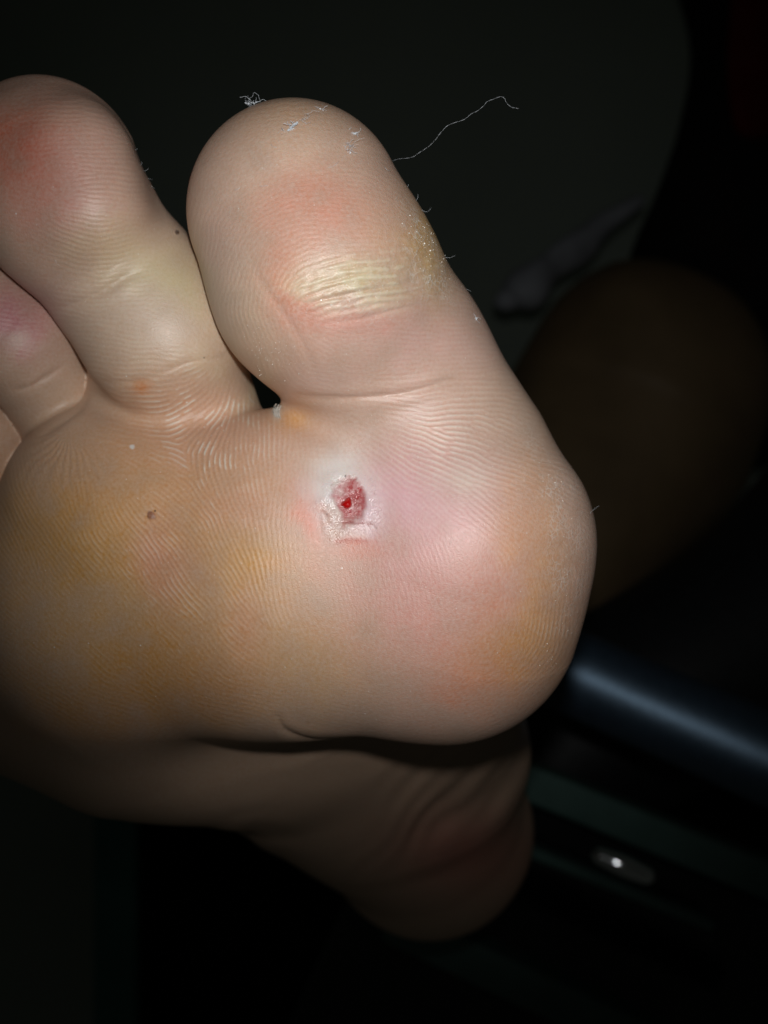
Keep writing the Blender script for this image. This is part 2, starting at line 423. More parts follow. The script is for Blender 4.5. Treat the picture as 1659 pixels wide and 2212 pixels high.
# arch and heel folds (coarser mesh further back)
mi = np.zeros(len(V), bool); mi[Qm.ravel()] = True; mi |= isf
mi = np.nonzero(mi)[0]; um, vm, Pm = U_[mi], V_[mi], V[mi]
am = np.arctan2(vm - 1430, 1210 - um); rm = np.hypot(vm - 1430, 1210 - um)
mask = sstep(1585, 1640, vm + 0.0 * um) * sstep(30, 50, Pm[:, 1]) * sstep(1960, 1800, vm)
nm1 = sample(n_d, um, np.clip(vm - 900, 0, 1690), KS); nm2 = sample(n_a, um, np.clip(vm - 900, 0, 1690), KS)
fold = (np.sin(am * 27 + 1.5 * nm1) * 0.5 + 0.35 * np.sin(am * 51 + 2 * nm2)) * (0.6 + 0.4 * nm2)
V[mi] = Pm + N[mi] * (mask * (0.27 * fold + 0.25 * nm1))[:, None]

# ------------------------------------------------------------------ skin colour (pigment and blood under the skin, with some sheen and glints painted in)
base = srgb(200, 170, 150)
blobs = [
 (900,1260,260,210,0, (202,154,142), .85),(1000,1150,160,170,0,(206,164,162),.6),(860,1060,150,110,0,(212,172,178),.75),(990,1340,120,150,0,(202,144,128),.5),  # the lilac blob beside the sore is a purplish sheen painted in
 (900,740,200,110,0,(206,166,158),.6),(690,430,100,60,0,(206,138,114),.6),(600,590,55,120,-15,(204,136,112),.7),(645,655,55,45,0,(204,136,114),.6),(760,690,120,30,0,(212,140,128),.5),
 (700,480,150,90,0,(206,146,128),.5),(40,300,110,110,0,(200,100,66),.8),(150,420,110,140,0,(200,150,142),.6),(60,420,90,160,0,(206,138,120),.6),(240,390,45,120,0,(206,166,150),.6),
 (900,500,80,80,-20,(190,152,98),.85),(770,592,125,42,-8,(198,180,142),.85),(640,250,200,60,0,(188,150,120),.6),(930,560,50,110,-18,(196,162,110),.6),
 (1170,1210,55,230,-8,(202,156,108),.75),(1110,1400,110,75,-30,(198,146,84),.75),(1000,1460,120,60,-10,(202,138,110),.6),(1060,1300,60,100,0,(204,146,120),.5),(1130,1100,50,120,0,(202,156,130),.6),
 (230,1180,300,260,0,(196,146,88),.9),(580,1230,100,70,0,(200,150,86),.75),(350,1060,180,120,0,(200,148,98),.7),(300,1450,300,160,0,(190,138,76),.9),(660,1420,130,110,0,(198,158,108),.5),
 (540,1360,40,90,0,(204,146,110),.45),(365,1230,60,90,0,(200,140,116),.6),(550,1110,110,60,0,(204,148,122),.5),(480,1500,90,60,0,(180,128,82),.5),
 (450,950,200,130,0,(204,158,132),.6),(330,640,80,140,-30,(206,190,156),.7),(350,700,90,60,0,(206,176,164),.55),(420,620,50,100,-30,(196,180,142),.6),(200,560,110,60,0,(196,170,140),.5),
 (30,700,90,80,0,(186,122,124),.85),(100,860,70,80,0,(196,172,146),.5),(10,960,90,90,0,(196,160,132),.5),
 (740,1010,62,66,0,(228,222,214),.92),(715,1060,34,60,15,(224,222,218),.8),(800,1100,30,50,0,(222,196,204),.7),(660,1115,34,60,-12,(216,122,98),.7),(762,1186,62,20,0,(210,128,104),.6),(760,1169,36,8,0,(200,96,62),.85),(700,1220,80,50,0,(208,146,126),.5),
 (632,896,36,28,0,(208,156,92),.7),(598,886,9,19,-8,(220,224,216),.7),(310,838,18,14,0,(206,126,62),.7),(655,1060,20,30,0,(212,190,186),.5),(1000,1030,60,40,10,(210,196,182),.5),(555,830,40,60,0,(188,182,140),.5),  # the pale blob on the ball paints in its whitish sheen
 (480,770,50,70,0,(198,182,150),.6),(680,820,90,30,0,(202,176,164),.4),(560,700,40,90,-28,(202,176,150),.6),(470,560,40,140,0,(198,162,148),.5),
]
wA = np.ones((len(fi), 1)) * base
mot = 1 + 0.02 * Na + 0.025 * Nb
for cu_, cv_, ru, rv, an, colr, al in blobs:
    wp = min(1.0, min(ru, rv) / 60)
    w = (blob(u + wp * (13 * Na + 4 * Nb), v + wp * (13 * np.roll(Na, 5) - 5 * Nb + 10 * Nd), cu_, cv_, ru, rv, an) * al * np.clip(1 + .13 * Nb + .1 * Na, .5, 1.25))[:, None]
    w = np.clip(w, 0, 1)
    wA = wA * (1 - w) + srgb(*colr) * w
lum_ = (wA @ np.array([.25, .55, .2]))[:, None]; wA = lum_ + 1.13 * (wA - lum_)
wA *= mot[:, None]
wA[:, 1:] *= (1 + 0.03 * Nd)[:, None]
# dry ridge crests, and light caught on them, painted paler; furrows darker and redder
cr = sstep(0.5, 0.98, R) * edge * np.clip(amp, 0, 1.5)
brk = sstep(-0.2, 1.1, Nc + 0.6 * Nb)
white = srgb(226, 222, 208)
kc = (0.09 * cr * (0.35 + 0.65 * brk))
fanz = blob(u, v, 455, 880, 120, 95) + .5 * blob(u, v, 470, 1010, 80, 90)
kc += 0.75 * cr * fanz * sstep(-.1, .9, Nb + .4 * Nc)
rimz = blob(u, v, 1205, 1370, 62, 140, 12) + .5 * blob(u, v, 1000, 1520, 170, 40, -12)
kc += 0.40 * cr * rimz * sstep(-.3, .9, Nb + .5 * Nc)
kc += 0.30 * cr * blob(u, v, 300, 1350, 260, 230) * sstep(.1, 1.2, Nb + .7 * Nc)
kc += 0.30 * cr * blob(u, v, 970, 960, 190, 110)
kc = np.clip(kc, 0, .8)[:, None]
wA = wA * (1 - kc) + white * kc
fu_ = (0.055 * sstep(-0.2, -0.9, R) * edge * np.clip(amp, 0, 1.4))[:, None]
wA *= 1 - fu_ * np.array([0.8, 1.25, 1.4])
kc = (cal * sstep(.1, 1.0, wr + .7 * Nb + .5 * Nc) * .38)[:, None]
wA = wA * (1 - kc) + srgb(232, 228, 200) * kc
# the sore
ring_side = .45 + .55 * sstep(40, -50, wu * .8 + wv * .6)
k = (np.clip(sstep(1.45, 0.55, np.hypot(wu / 78, (wv + 8) / 90) + 0.13 * Nb + .06 * Nc), 0, 1) * ring_side * 0.70 * (0.62 + 0.38 * np.tanh(Nb + .8 * Nc)))[:, None]; wA = wA * (1 - k) + srgb(228, 214, 216) * k
k = (bed * (0.84 + 0.2 * np.tanh(Nb + Nc)) * (1 - 0.30 * sstep(1100, 1120, v)) * (1 - .45 * blob(u, v, 728, 1060, 16, 26)))[:, None]
k = np.clip(k, 0, 1); wA = wA * (1 - k) + srgb(176, 34, 44) * k
k = (blob(u, v, 763, 1086, 24, 32) * bed * .85)[:, None]; wA = wA * (1 - k) + srgb(150, 18, 28) * k
bw = sstep(.7, 1.5, Nc + .8 * Ne) * bed * 0.4  # pale flecks painted as glints on the raw bed
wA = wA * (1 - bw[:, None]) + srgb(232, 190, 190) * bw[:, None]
for pts, w, colr, al in (([(743,1129),(757,1128),(772,1133),(786,1130),(801,1132)], 5.5, (150,34,30), .85), ([(800,1130),(813,1141)], 2, (120,50,40), .6), ([(694,1088),(700,1100),(708,1112)], 3.5, (190,120,108), .6),
                         ([(746,1122),(742,1138)], 5, (186,96,84), .5), ([(729,1169),(758,1166),(790,1168)], 5.5, (184,78,52), .7), ([(714,1050),(722,1046),(733,1044)], 1.6, (130,80,50), .5), ([(740,1038),(752,1034),(766,1037)], 1.6, (130,60,40), .5), ([(812,1052),(809,1068)], 1.2, (130,90,70), .4),
                         ):
    q, t = segdist(u, v, pts); k = (al * np.clip(.85 + .4 * np.tanh(1.4 * Nb + Nc), 0, 1.1) * np.exp(-((q + .9 * Nc + 1.5 * Nb) / w) ** 2))[:, None]; wA = wA * (1 - k) + srgb(*colr) * k
for cu_, cv_, r, colr in ((328,1114,10,(140,78,40)),(336,1104,2.6,(50,26,16)),(380,503,4.2,(84,60,46)),(286,965,6,(226,226,222)),(712,1072,1.6,(40,20,20)),(746,1030,1.6,(60,30,20)),(706,1112,1.5,(40,30,20)),(441,773,2.4,(96,76,56))):
    k = sstep(1.25, .7, np.hypot(u - cu_, v - cv_) / r + .25 * Nc + .2 * Nb)[:, None] * .9; wA = wA * (1 - k) + srgb(*colr) * k
# skin inside the creases next to nails, toe tips: slightly redder
dryc = np.zeros(len(V), np.float32); wetc = np.zeros(len(V), np.float32)
col = np.ones((len(V), 4), np.float32)
bc = srgb(186, 152, 124)
col[:, :3] = bc
heel = blob(U_, V_, 1000, 1840, 150, 90)[:, None]
col[:, :3] = col[:, :3] * (1 - heel * .75) + srgb(206, 120, 102) * heel * .75
back = np.maximum(sstep(34, 60, P[:, 1]), sstep(1560, 1650, v))[:, None]
col[fi, :3] = wA * (1 - back) + col[fi, :3] * back
dryc[fi] = dry * edge; wetc[fi] = np.maximum(wet, .22 * cal)
col = np.clip(col, 0, .95)

# ------------------------------------------------------------------ skin material
def skin_material():
    m = bpy.data.materials.new('skin'); m.use_nodes = True; nt = m.node_tree; Nn = nt.nodes; L = nt.links
    b = Nn['Principled BSDF']
    def node(t, **kw):
        x = Nn.new(t)
        for k, val in kw.items(): setattr(x, k, val)
        return x
    def math_(op, a, b_=None, clamp=False):
        x = node('ShaderNodeMath', operation=op, use_clamp=clamp)
        for i, s in enumerate((a, b_)):
            if s is None: continue
            if isinstance(s, (int, float)): x.inputs[i].default_value = s
            else: L.new(s, x.inputs[i])
        return x.outputs[0]
    def mix(f, a, c):
        x = node('ShaderNodeMix', data_type='RGBA')
        for nme, s in (('Factor', f), ('A', a), ('B', c)):
            if isinstance(s, (int, float)): x.inputs[nme].default_value = s
            elif isinstance(s, tuple): x.inputs[nme].default_value = s
            else: L.new(s, x.inputs[nme])
        return x.outputs['Result']
    def rmap(s, a, c, d=0, e=1):
        x = node('ShaderNodeMapRange'); L.new(s, x.inputs[0])
        for i, q in enumerate((a, c, d, e)): x.inputs[i + 1].default_value = q
        return x.outputs[0]
    tc = node('ShaderNodeTexCoord').outputs['Object']
    colr = node('ShaderNodeAttribute', attribute_name='skin_color').outputs['Color']
    dr = node('ShaderNodeAttribute', attribute_name='dry').outputs['Fac']
    we = node('ShaderNodeAttribute', attribute_name='wet').outputs['Fac']
    def noise(scale, detail=3, rough=.55):
        x = node('ShaderNodeTexNoise'); x.inputs['Scale'].default_value = scale; x.inputs['Detail'].default_value = detail; x.inputs['Roughness'].default_value = rough
        L.new(tc, x.inputs['Vector']); return x
    n1 = noise(2500, 3); n2 = noise(300, 4); n3 = noise(6000, 2)
    # warped coordinates for the crackle
    wv_ = node('ShaderNodeVectorMath', operation='SCALE'); wsub = node('ShaderNodeVectorMath', operation='SUBTRACT'); wsub.inputs[1].default_value = (.5, .5, .5)
    L.new(noise(900, 2).outputs['Color'], wsub.inputs[0]); L.new(wsub.outputs[0], wv_.inputs[0]); wv_.inputs['Scale'].default_value = 0.0012
    wa = node('ShaderNodeVectorMath', operation='ADD'); L.new(tc, wa.inputs[0]); L.new(wv_.outputs[0], wa.inputs[1])
    vo = node('ShaderNodeTexVoronoi', feature='DISTANCE_TO_EDGE'); vo.inputs['Scale'].default_value = 1300; L.new(wa.outputs[0], vo.inputs['Vector'])
    line = rmap(vo.outputs['Distance'], 0.02, 0.12, 1, 0)
    flake = math_('MULTIPLY', math_('MULTIPLY', line, dr), rmap(n2.outputs['Fac'], .42, .62))
    fl2 = math_('MULTIPLY', rmap(noise(700, 4, .7).outputs['Fac'], .60, .70), dr)
    flake = math_('ADD', math_('MULTIPLY', flake, .62), math_('MULTIPLY', fl2, .35), True)
    # tiny white dots everywhere, painted as sparkles of the flash
    v2 = node('ShaderNodeTexVoronoi', feature='F1'); v2.inputs['Scale'].default_value = 420; L.new(tc, v2.inputs['Vector'])
    sp = node('ShaderNodeSeparateColor'); L.new(v2.outputs['Color'], sp.inputs[0])
    dot = math_('MULTIPLY', rmap(v2.outputs['Distance'], 0.03, 0.055, 1, 0), rmap(sp.outputs[0], .80, .82))
    v3 = node('ShaderNodeTexVoronoi', feature='F1'); v3.inputs['Scale'].default_value = 1150; L.new(tc, v3.inputs['Vector'])
    sp3 = node('ShaderNodeSeparateColor'); L.new(v3.outputs['Color'], sp3.inputs[0])
    dot3 = math_('MULTIPLY', rmap(v3.outputs['Distance'], 0.04, 0.12, 1, 0), rmap(sp3.outputs[0], .74, .76))
    dot = math_('MAXIMUM', dot, math_('MULTIPLY', dot3, math_('MULTIPLY', sp3.outputs[1], .8)))
    c1 = mix(rmap(n1.outputs['Fac'],   .3, .7, 0.0, 0.22), colr, (.75, .68, .62, 1))
    c1 = mix(flake, c1, (.80, .80, .76, 1)); c1 = mix(math_('MULTIPLY', dot, .75), c1, (.9, .9, .86, 1))
    L.new(c1, b.inputs['Base Color'])
    r = math_('ADD', rmap(n1.outputs['Fac'], .3, .7,   .35, .52), math_('MULTIPLY', flake, .3))
    r = math_('SUBTRACT', r, math_('MULTIPLY', we, .26)); r = math_('SUBTRACT', r, math_('MULTIPLY', dot, .2))
    L.new(r, b.inputs['Roughness'])
    b.inputs['Specular IOR Level'].default_value = 0.62
    b.inputs['Subsurface Weight'].default_value = 0.12
    b.inputs['Subsurface Radius'].default_value = (1.0, .35, .2); b.inputs['Subsurface Scale'].default_value = 0.0011
    h = math_('ADD', math_('MULTIPLY', n1.outputs['Fac'], .6), math_('MULTIPLY', n3.outputs['Fac'], 1.1))
    h = math_('ADD', h, math_('MULTIPLY', flake, 1.2)); h = math_('ADD', h, math_('MULTIPLY', math_('MULTIPLY', n3.outputs['Fac'], we), .7))
    bp = node('ShaderNodeBump'); bp.inputs['Strength'].default_value = 0.8; bp.inputs['Distance'].default_value = 0.00005
    L.new(h, bp.inputs['Height']); L.new(bp.outputs['Normal'], b.inputs['Normal'])
    return m
SKIN = skin_material()

AQ = np.vstack([Qf, Qm, Qb])
used = np.unique(AQ); remap = np.full(len(V), -1, np.int64); remap[used] = np.arange(len(used))
AQ = remap[AQ]; VV = V[used] / 1000.0
me = bpy.data.meshes.new('bare_foot')
me.vertices.add(len(VV)); me.vertices.foreach_set('co', VV.astype(np.float32).ravel())
me.loops.add(AQ.size); me.loops.foreach_set('vertex_index', AQ.astype(np.int32).ravel())
me.polygons.add(len(AQ)); me.polygons.foreach_set('loop_start', np.arange(0, AQ.size, 4, dtype=np.int32))
me.polygons.foreach_set('loop_total', np.full(len(AQ), 4, np.int32))
me.polygons.foreach_set('use_smooth', np.ones(len(AQ), bool))
me.update(calc_edges=True)
ca = me.color_attributes.new('skin_color', 'FLOAT_COLOR', 'POINT'); ca.data.foreach_set('color', col[used].ravel())
for nme, arr in (('dry', dryc), ('wet', wetc)):
    at = me.attributes.new(nme, 'FLOAT', 'POINT'); at.data.foreach_set('value', arr[used])
me.materials.append(SKIN)
foot = bpy.data.objects.new('bare_foot', me); C.objects.link(foot)
tag(foot, 'bare foot seen from below, toes up, with a small red sore on its ball', 'foot')
print('foot mesh', len(VV), len(AQ), time.time() - T0)

# depth look-up of the finished surface, for things that lie on it
bu = ((U_[fi] + OU) / 2).astype(int); bv = (V_[fi] / 2).astype(int)
ZB = np.full((900, 950), 1e9); okb = (bu >= 0) & (bu < 950) & (bv >= 0) & (bv < 900)
np.minimum.at(ZB, (bv[okb], bu[okb]), V[fi][okb, 1])
def on_skin(u, v, off=0.0):
    """metres, on the skin under the sketch point, off mm in front of it"""
    i, j = int((v) / 2), int((u + OU) / 2)
    w = ZB[max(i - 1, 0):i + 2, max(j - 1, 0):j + 2]; w = w[w < 1e8]
    y = (w.mean() if len(w) else 12.0) - off
    return W(u, v, y) / 1000

# ------------------------------------------------------------------ parts of the foot: blood drop, toenail, loose scales with added glint flecks
M_BLOOD = mat_new('blood', (0.46, 0.005, 0.005), 0.13, 0.7)
M_BLOOD.node_tree.nodes['Principled BSDF'].inputs['Coat Weight'].default_value = 0.6
add_noise(M_BLOOD, 900, 0.3)
th_ = np.linspace(0, 2 * math.pi, 20, endpoint=False)
rr_ = 10.5 * (1 + .6 * np.exp(-(((th_ - 4.98)) / .42) ** 2) + .35 * np.exp(-((th_ - 3.1) / .4) ** 2))
ol = np.stack([750 + rr_ * np.cos(th_), 1089 + rr_ * np.sin(th_)], 1)
cen = np.array([751, 1088.0]); Vd, Fd = [], []
rings = 7
for r in range(rings + 1):
    t = r / rings
    for k in range(len(ol)):
        p = cen + (ol[k] - cen) * t; hgt = 0.62 * math.sqrt(max(0, 1 - t * t)) - 0.05
        Vd.append(on_skin(p[0], p[1], hgt + 0.03))
nk = len(ol)
for r in range(rings):
    for k in range(nk):
        Fd.append((r * nk + k, (r + 1) * nk + k, (r + 1) * nk + (k + 1) % nk, r * nk + (k + 1) % nk))
drop = mesh_obj('blood_drop', Vd, Fd, M_BLOOD, foot); drop['label'] = 'bright red drop of blood in the sore'
md = drop.modifiers.new('subdivision', 'SUBSURF'); md.levels = 2; md.render_levels = 2

M_NAIL = add_noise(mat_new('red_nail_varnish', (0.05, 0.003, 0.004), 0.3, 0.5), 300, 0.2)
c0 = W(640, 463, 10); R0 = RW(243 * .96, 10) * 1.038
dv = np.array([-0.66, 0.42, 0.62]); dv /= np.linalg.norm(dv)
e1 = np.cross(dv, (0, 1, 0)); e1 /= np.linalg.norm(e1); e2 = np.cross(dv, e1)
Vn, Fn = [], []
for i in range(13):
    for j in range(13):
        a = (i / 12 - .5) * 1.05; b_ = (j / 12 - .5) * 0.95; q = abs(2 * (i / 12 - .5)) ** 4 * .1
        d = dv + e1 * math.tan(a) + e2 * math.tan(b_); d /= np.linalg.norm(d)
        for k, rr in enumerate((R0 - q, R0 - .5)): Vn.append((c0 + d * rr) / 1000)
ix = lambda i, j, k: (i * 13 + j) * 2 + k
for i in range(12):
    for j in range(12):
        Fn.append((ix(i, j, 0), ix(i + 1, j, 0), ix(i + 1, j + 1, 0), ix(i, j + 1, 0))); Fn.append((ix(i, j, 1), ix(i, j + 1, 1), ix(i + 1, j + 1, 1), ix(i + 1, j, 1)))
for i in range(12):
    for j in (0, 12): Fn.append((ix(i, j, 0), ix(i + 1, j, 0), ix(i + 1, j, 1), ix(i, j, 1))); Fn.append((ix(j, i, 0), ix(j, i + 1, 0), ix(j, i + 1, 1), ix(j, i, 1)))
nail = mesh_obj('toenail', Vn, Fn, M_NAIL, foot); nail['label'] = 'dark red varnished nail of the big toe'

M_SCALE_GLINT = add_noise(mat_new('dead_skin_and_glints', (0.72, 0.70, 0.64), 0.5, 0.5), 2000, 0.15)
g2 = np.random.default_rng(5); parts = []
def scale_at(u_, v_, size, curl=.12):
    p = on_skin(u_, v_, 0.02); k = g2.integers(4, 7); a0 = g2.random() * 6.28; el = g2.uniform(.35, 1); rot = g2.random() * 3.14
    n_ = np.array([g2.normal(0, .35), -1, g2.normal(0, .35)]); n_ /= np.linalg.norm(n_)
    x_ = np.cross(n_, (math.cos(rot), 0, math.sin(rot))); x_ /= np.linalg.norm(x_); y_ = np.cross(n_, x_)
    top, botm = [], []
    for i in range(k):
        a = a0 + i * 6.283 / k; r = size * g2.uniform(.6, 1.1)
        q = p + (x_ * math.cos(a) * r + y_ * math.sin(a) * r * el + n_ * curl * r * g2.uniform(-.3, 1.6))
        top.append(q); botm.append(q - n_ * 0.000012)
    return top + botm, [tuple(range(k)), tuple(range(2 * k - 1, k - 1, -1))] + [(i, (i + 1) % k, k + (i + 1) % k, k + i) for i in range(k)]
zones = [(925,540,40,75,-18,70,.00010),(1195,1040,22,70,-22,22,.00007),(1222,1220,14,90,0,26,.00006),(780,630,110,30,-8,36,.00008),(440,910,60,50,0,36,.00008),(600,780,60,60,0,40,.00006),
         (500,1200,400,300,0,150,.00005),(900,1100,220,260,0,110,.00005),(700,400,200,150,0,30,.00006),(560,740,20,50,-38,40,.00006),(1200,1380,30,60,20,26,.00007),(745,1085,58,66,0,40,.00005),(755,1085,52,62,0,110,.000032),(755,1085,75,85,0,40,.00004),(300,690,90,120,0,30,.00005)]  # the smallest flakes in the sore stand in for bright glints
for zu, zv, ru, rv, an, cnt, sz in zones:
    for _ in range(cnt):
        a, b_ = g2.normal(0, .6, 2); c, s__ = math.cos(math.radians(an)), math.sin(math.radians(an))
        x, y = zu + a * ru * c - b_ * rv * s__, zv + a * ru * s__ + b_ * rv * c
        if not (2 < x < 1262 and 200 < y < 1600): continue
        i, j = int(y / 2), int((x + OU) / 2)
        if ZB[i, j] > 40 or (abs(x - 750) < 16 and abs(y - 1085) < 20): continue
        parts.append(scale_at(x, y, sz * g2.uniform(.4, 1.25)))
fl = mesh_obj('scales_and_glints', *join(parts), M_SCALE_GLINT, foot, smooth=False); fl['kind'] = 'stuff'; fl['label'] = 'tiny loose scales of dry skin, with bright flecks added as glints'
# the peeling pale flap beside the yellow patch, below the web of the big toe
parts = []
for q_ in range(3):
    Vp = []; n_ = 9
    for i in range(n_):
        t = i / (n_ - 1); uu = 594 + q_ * 5 + 5 * math.sin(t * 3.1) * -1 + 3; vv = 872 + 30 * t + q_ * 2
        wd = (3.2 - q_ * .5) * math.sin(max(.08, min(.95, t)) * math.pi) ** .6
        for sx in (-1, 1):
            for dz in (0.10, 0.05): Vp.append(on_skin(uu + sx * wd, vv + g2.normal(0, .6), dz + .05 * (sx < 0)))
    Fp = []
    for i in range(n_ - 1):
        b0, b1 = i * 4, i * 4 + 4
        Fp += [(b0, b1, b1 + 2, b0 + 2), (b0 + 1, b0 + 3, b1 + 3, b1 + 1), (b0, b0 + 1, b1 + 1, b1), (b0 + 2, b1 + 2, b1 + 3, b0 + 3)]
    parts.append((Vp, Fp))
pf_ = mesh_obj('skin_flap', *join(parts), M_SCALE_GLINT, foot); pf_['label'] = 'pale peeling strip of skin beside an orange spot'

# ------------------------------------------------------------------ lint and fibres lying on the foot
M_LINT = add_noise(mat_new('lint', (0.66, 0.70, 0.74), 0.55, 0.4), 3000, 0.1)
def wander(p, n_, step, g, flat=.35, curl=.5):
    d = g.normal(0, 1, 3); d[1] *= flat; d /= np.linalg.norm(d); path = [p]
    for _ in range(n_):
        d = d + g.normal(0, curl, 3) * (1, flat, 1); d /= np.linalg.norm(d); path.append(path[-1] + d * step)
    return path
def tuft(u_, v_, spread, nf, step, label, off=.08, flakes=0, stretch=None, r=.000017):
    p0 = on_skin(u_, v_, off); ps = []
    for _ in range(nf):
        o = g2.normal(0, 1, 3) * spread * PX / 1000; o[1] *= .2
        if stretch is not None: o = o * .35 + np.array([stretch[0], 0, stretch[1]]) * g2.uniform(-1, 1) * PX / 1000
        ps.append(tube(wander(o, g2.integers(5, 12), step, g2), r * g2.uniform(.6, 1.5), 4))
    for _ in range(flakes):
        o = g2.normal(0, 1, 3) * spread * .5 * PX / 1000; o[1] = 0
        if stretch is not None: o = o * .4 + np.array([stretch[0], 0, stretch[1]]) * g2.uniform(-1, 1) * PX / 1000
        Vx, Fx = scale_at(u_, v_, .00017 * g2.uniform(.5, 1.3)); ps.append(([q - on_skin(u_, v_, .02) + o for q in Vx], Fx))
    o_ = mesh_obj('lint', *join(ps), M_LINT); o_.location = p0
    return tag(o_, label, 'lint', 'bits of lint on the big toe')
tuft(546, 222, 6, 15, .00015, 'tangled bluish white lint on the very top edge of the big toe', .3, 8, (16, 2), .000014)
tuft(625, 280, 3, 18, .00014, 'elongated pale lint lying slantwise below the top of the big toe', .08, 60, (17, 16), .000022)
tuft(764, 289, 3, 7, .00012, 'small white speck of lint at the upper right of the big toe', .08, 8, (6, 1))
tuft(752, 325, 10, 12, .00020, 'loose tangle of thin pale fibres below the small speck on the big toe', .08, 2)
tuft(692, 236, 4, 6, .00010, 'faint small fluff just right of the big toe top', .08, 2, (8, -2))
tuft(1028, 688, 3, 5, .00010, 'minute bluish fluff on the right edge where the big toe meets the ball', .2, 4)
tuft(640, 262, 6, 8, .0003, 'long curling hairs of lint above the elongated lint on the big toe', .10, 0, (20, 8), .000012)
lf = [(838,352),(850,347),(862,343),(876,342),(892,339),(905,330),(918,322),(932,311),(943,299),(950,289),(966,272),(985,264),(1003,258),(1018,246),(1032,239),(1044,229),(1052,220),(1066,214),(1082,209),(1090,213),(1094,222),(1104,231),(1113,233),(1121,235)]
lfp = smooth_line(lf, 5); yy = np.interp(np.arange(len(lfp)), [0, 20, 60, len(lfp)], [11, 7, 3, 5])
path = [W(a, b_, y) / 1000 for (a, b_), y in zip(lfp, yy)]
fo = mesh_obj('fibre', *tube([q - path[0] for q in path],   .000012 * (1 + .5 * np.sin(np.arange(len(path)) * 1.3)), 5), M_LINT); fo.location = path[0]
tag(fo, 'single long thin wavy fibre standing out from the right side of the big toe', 'fibre')
def root(u_, v_, du, dv_):
    L_ = math.hypot(du, dv_); c = 20
    cx, cy = (110, 420) if u_ < 400 else (670, 520) if v_ < 700 else (960, 1200)
    a, b_ = cx - u_, cy - v_; q = math.hypot(a, b_); a /= q; b_ /= q; x, y = u_ - a * 30, v_ - b_ * 30
    for _ in range(60):
        if ZB[int(y / 2), int((x + OU) / 2)] < 60: break
        x += a * 1.5; y += b_ * 1.5
    return on_skin(x + a * 2, y + b_ * 2)
def short_fibre(u_, v_, du, dv_, label, group, bend=.3):
    p0 = root(u_, v_, du, dv_); n_ = 7; ps = []
    kx = g2.uniform(.35, .95); du, dv_ = du * kx + g2.normal(0, 3), dv_ * kx + g2.normal(0, 3); bend *= g2.uniform(-.6, 2.5)
    for i in range(n_):
        t = i / (n_ - 1); ps.append(np.array([(du * t - dv_ * bend * t * (1 - t) * 1.6) * PX / 1000, -.00015 * t, -(dv_ * t + du * bend * t * (1 - t) * 1.6) * PX / 1000]))
    o_ = mesh_obj('fibre', *tube(ps, [.000011 * (1.15 - .7 * i / n_) for i in range(n_)], 4), M_LINT); o_.location = p0
    return tag(o_, label, 'fibre', group)
ORD = ['topmost', 'second from the top', 'third from the top', 'fourth from the top', 'fifth from the top', 'sixth from the top', 'seventh from the top', 'eighth from the top', 'ninth from the top', 'lowest']
for i, (a, b_, du, dv_, be) in enumerate([(296,292,8,-4,-.5),(306,318,6,-12,.3),(318,352,8,-14,.5),(322,366,16,-4,.4),(330,384,14,8,-.4),(336,400,12,2,.2)]):
    short_fibre(a, b_, du, dv_, 'fine fibre, %s of those on the second toe edge' % ORD[i], 'fine fibres on the edge of the second toe', be)
for i, (a, b_, du, dv_, be) in enumerate([(900,392,8,-12,.3),(922,425,8,-18,.2),(934,446,20,-6,.5),(966,556,22,-2,.3),(988,618,18,-2,.4)]):
    short_fibre(a, b_, du, dv_, 'fine fibre, %s of those on the big toe edge' % ORD[i], 'fine fibres on the edge of the big toe', be)
short_fibre(1248, 1116, 20, -18, 'pale curled fibre on the right edge of the ball of the foot', None, .6)
for (a, b_, du, dv_, be, wh) in [(505,410,14,-6,.4,'near the left edge of the big toe'),(560,402,20,-2,.1,'left of the red patch on the big toe'),(710,362,22,-14,.3,'just above the red patch on the big toe'),(585,310,14,8,.5,'below left of the elongated lint on the big toe'),(830,360,14,10,.3,'at the upper right of the big toe'),(540,850,10,20,.5,'left of the hole between the toes'),(120,560,10,14,.4,'low on the pad of the second toe')]:
    p0 = on_skin(a, b_, .05); ps = []
    for i in range(7):
        t = i / 6; uu = a + du * t - dv_ * be * t * (1 - t) * 1.6; vv = b_ + dv_ * t + du * be * t * (1 - t) * 1.6
        ps.append(on_skin(uu, vv, .05 + .08 * math.sin(t * 3.1)) - p0)
    o_ = mesh_obj('fibre', *tube(ps, .000016, 4), M_LINT); o_.location = p0
    tag(o_, 'thin fibre flat on the skin ' + wh, 'fibre', 'fine fibres lying on the toes')

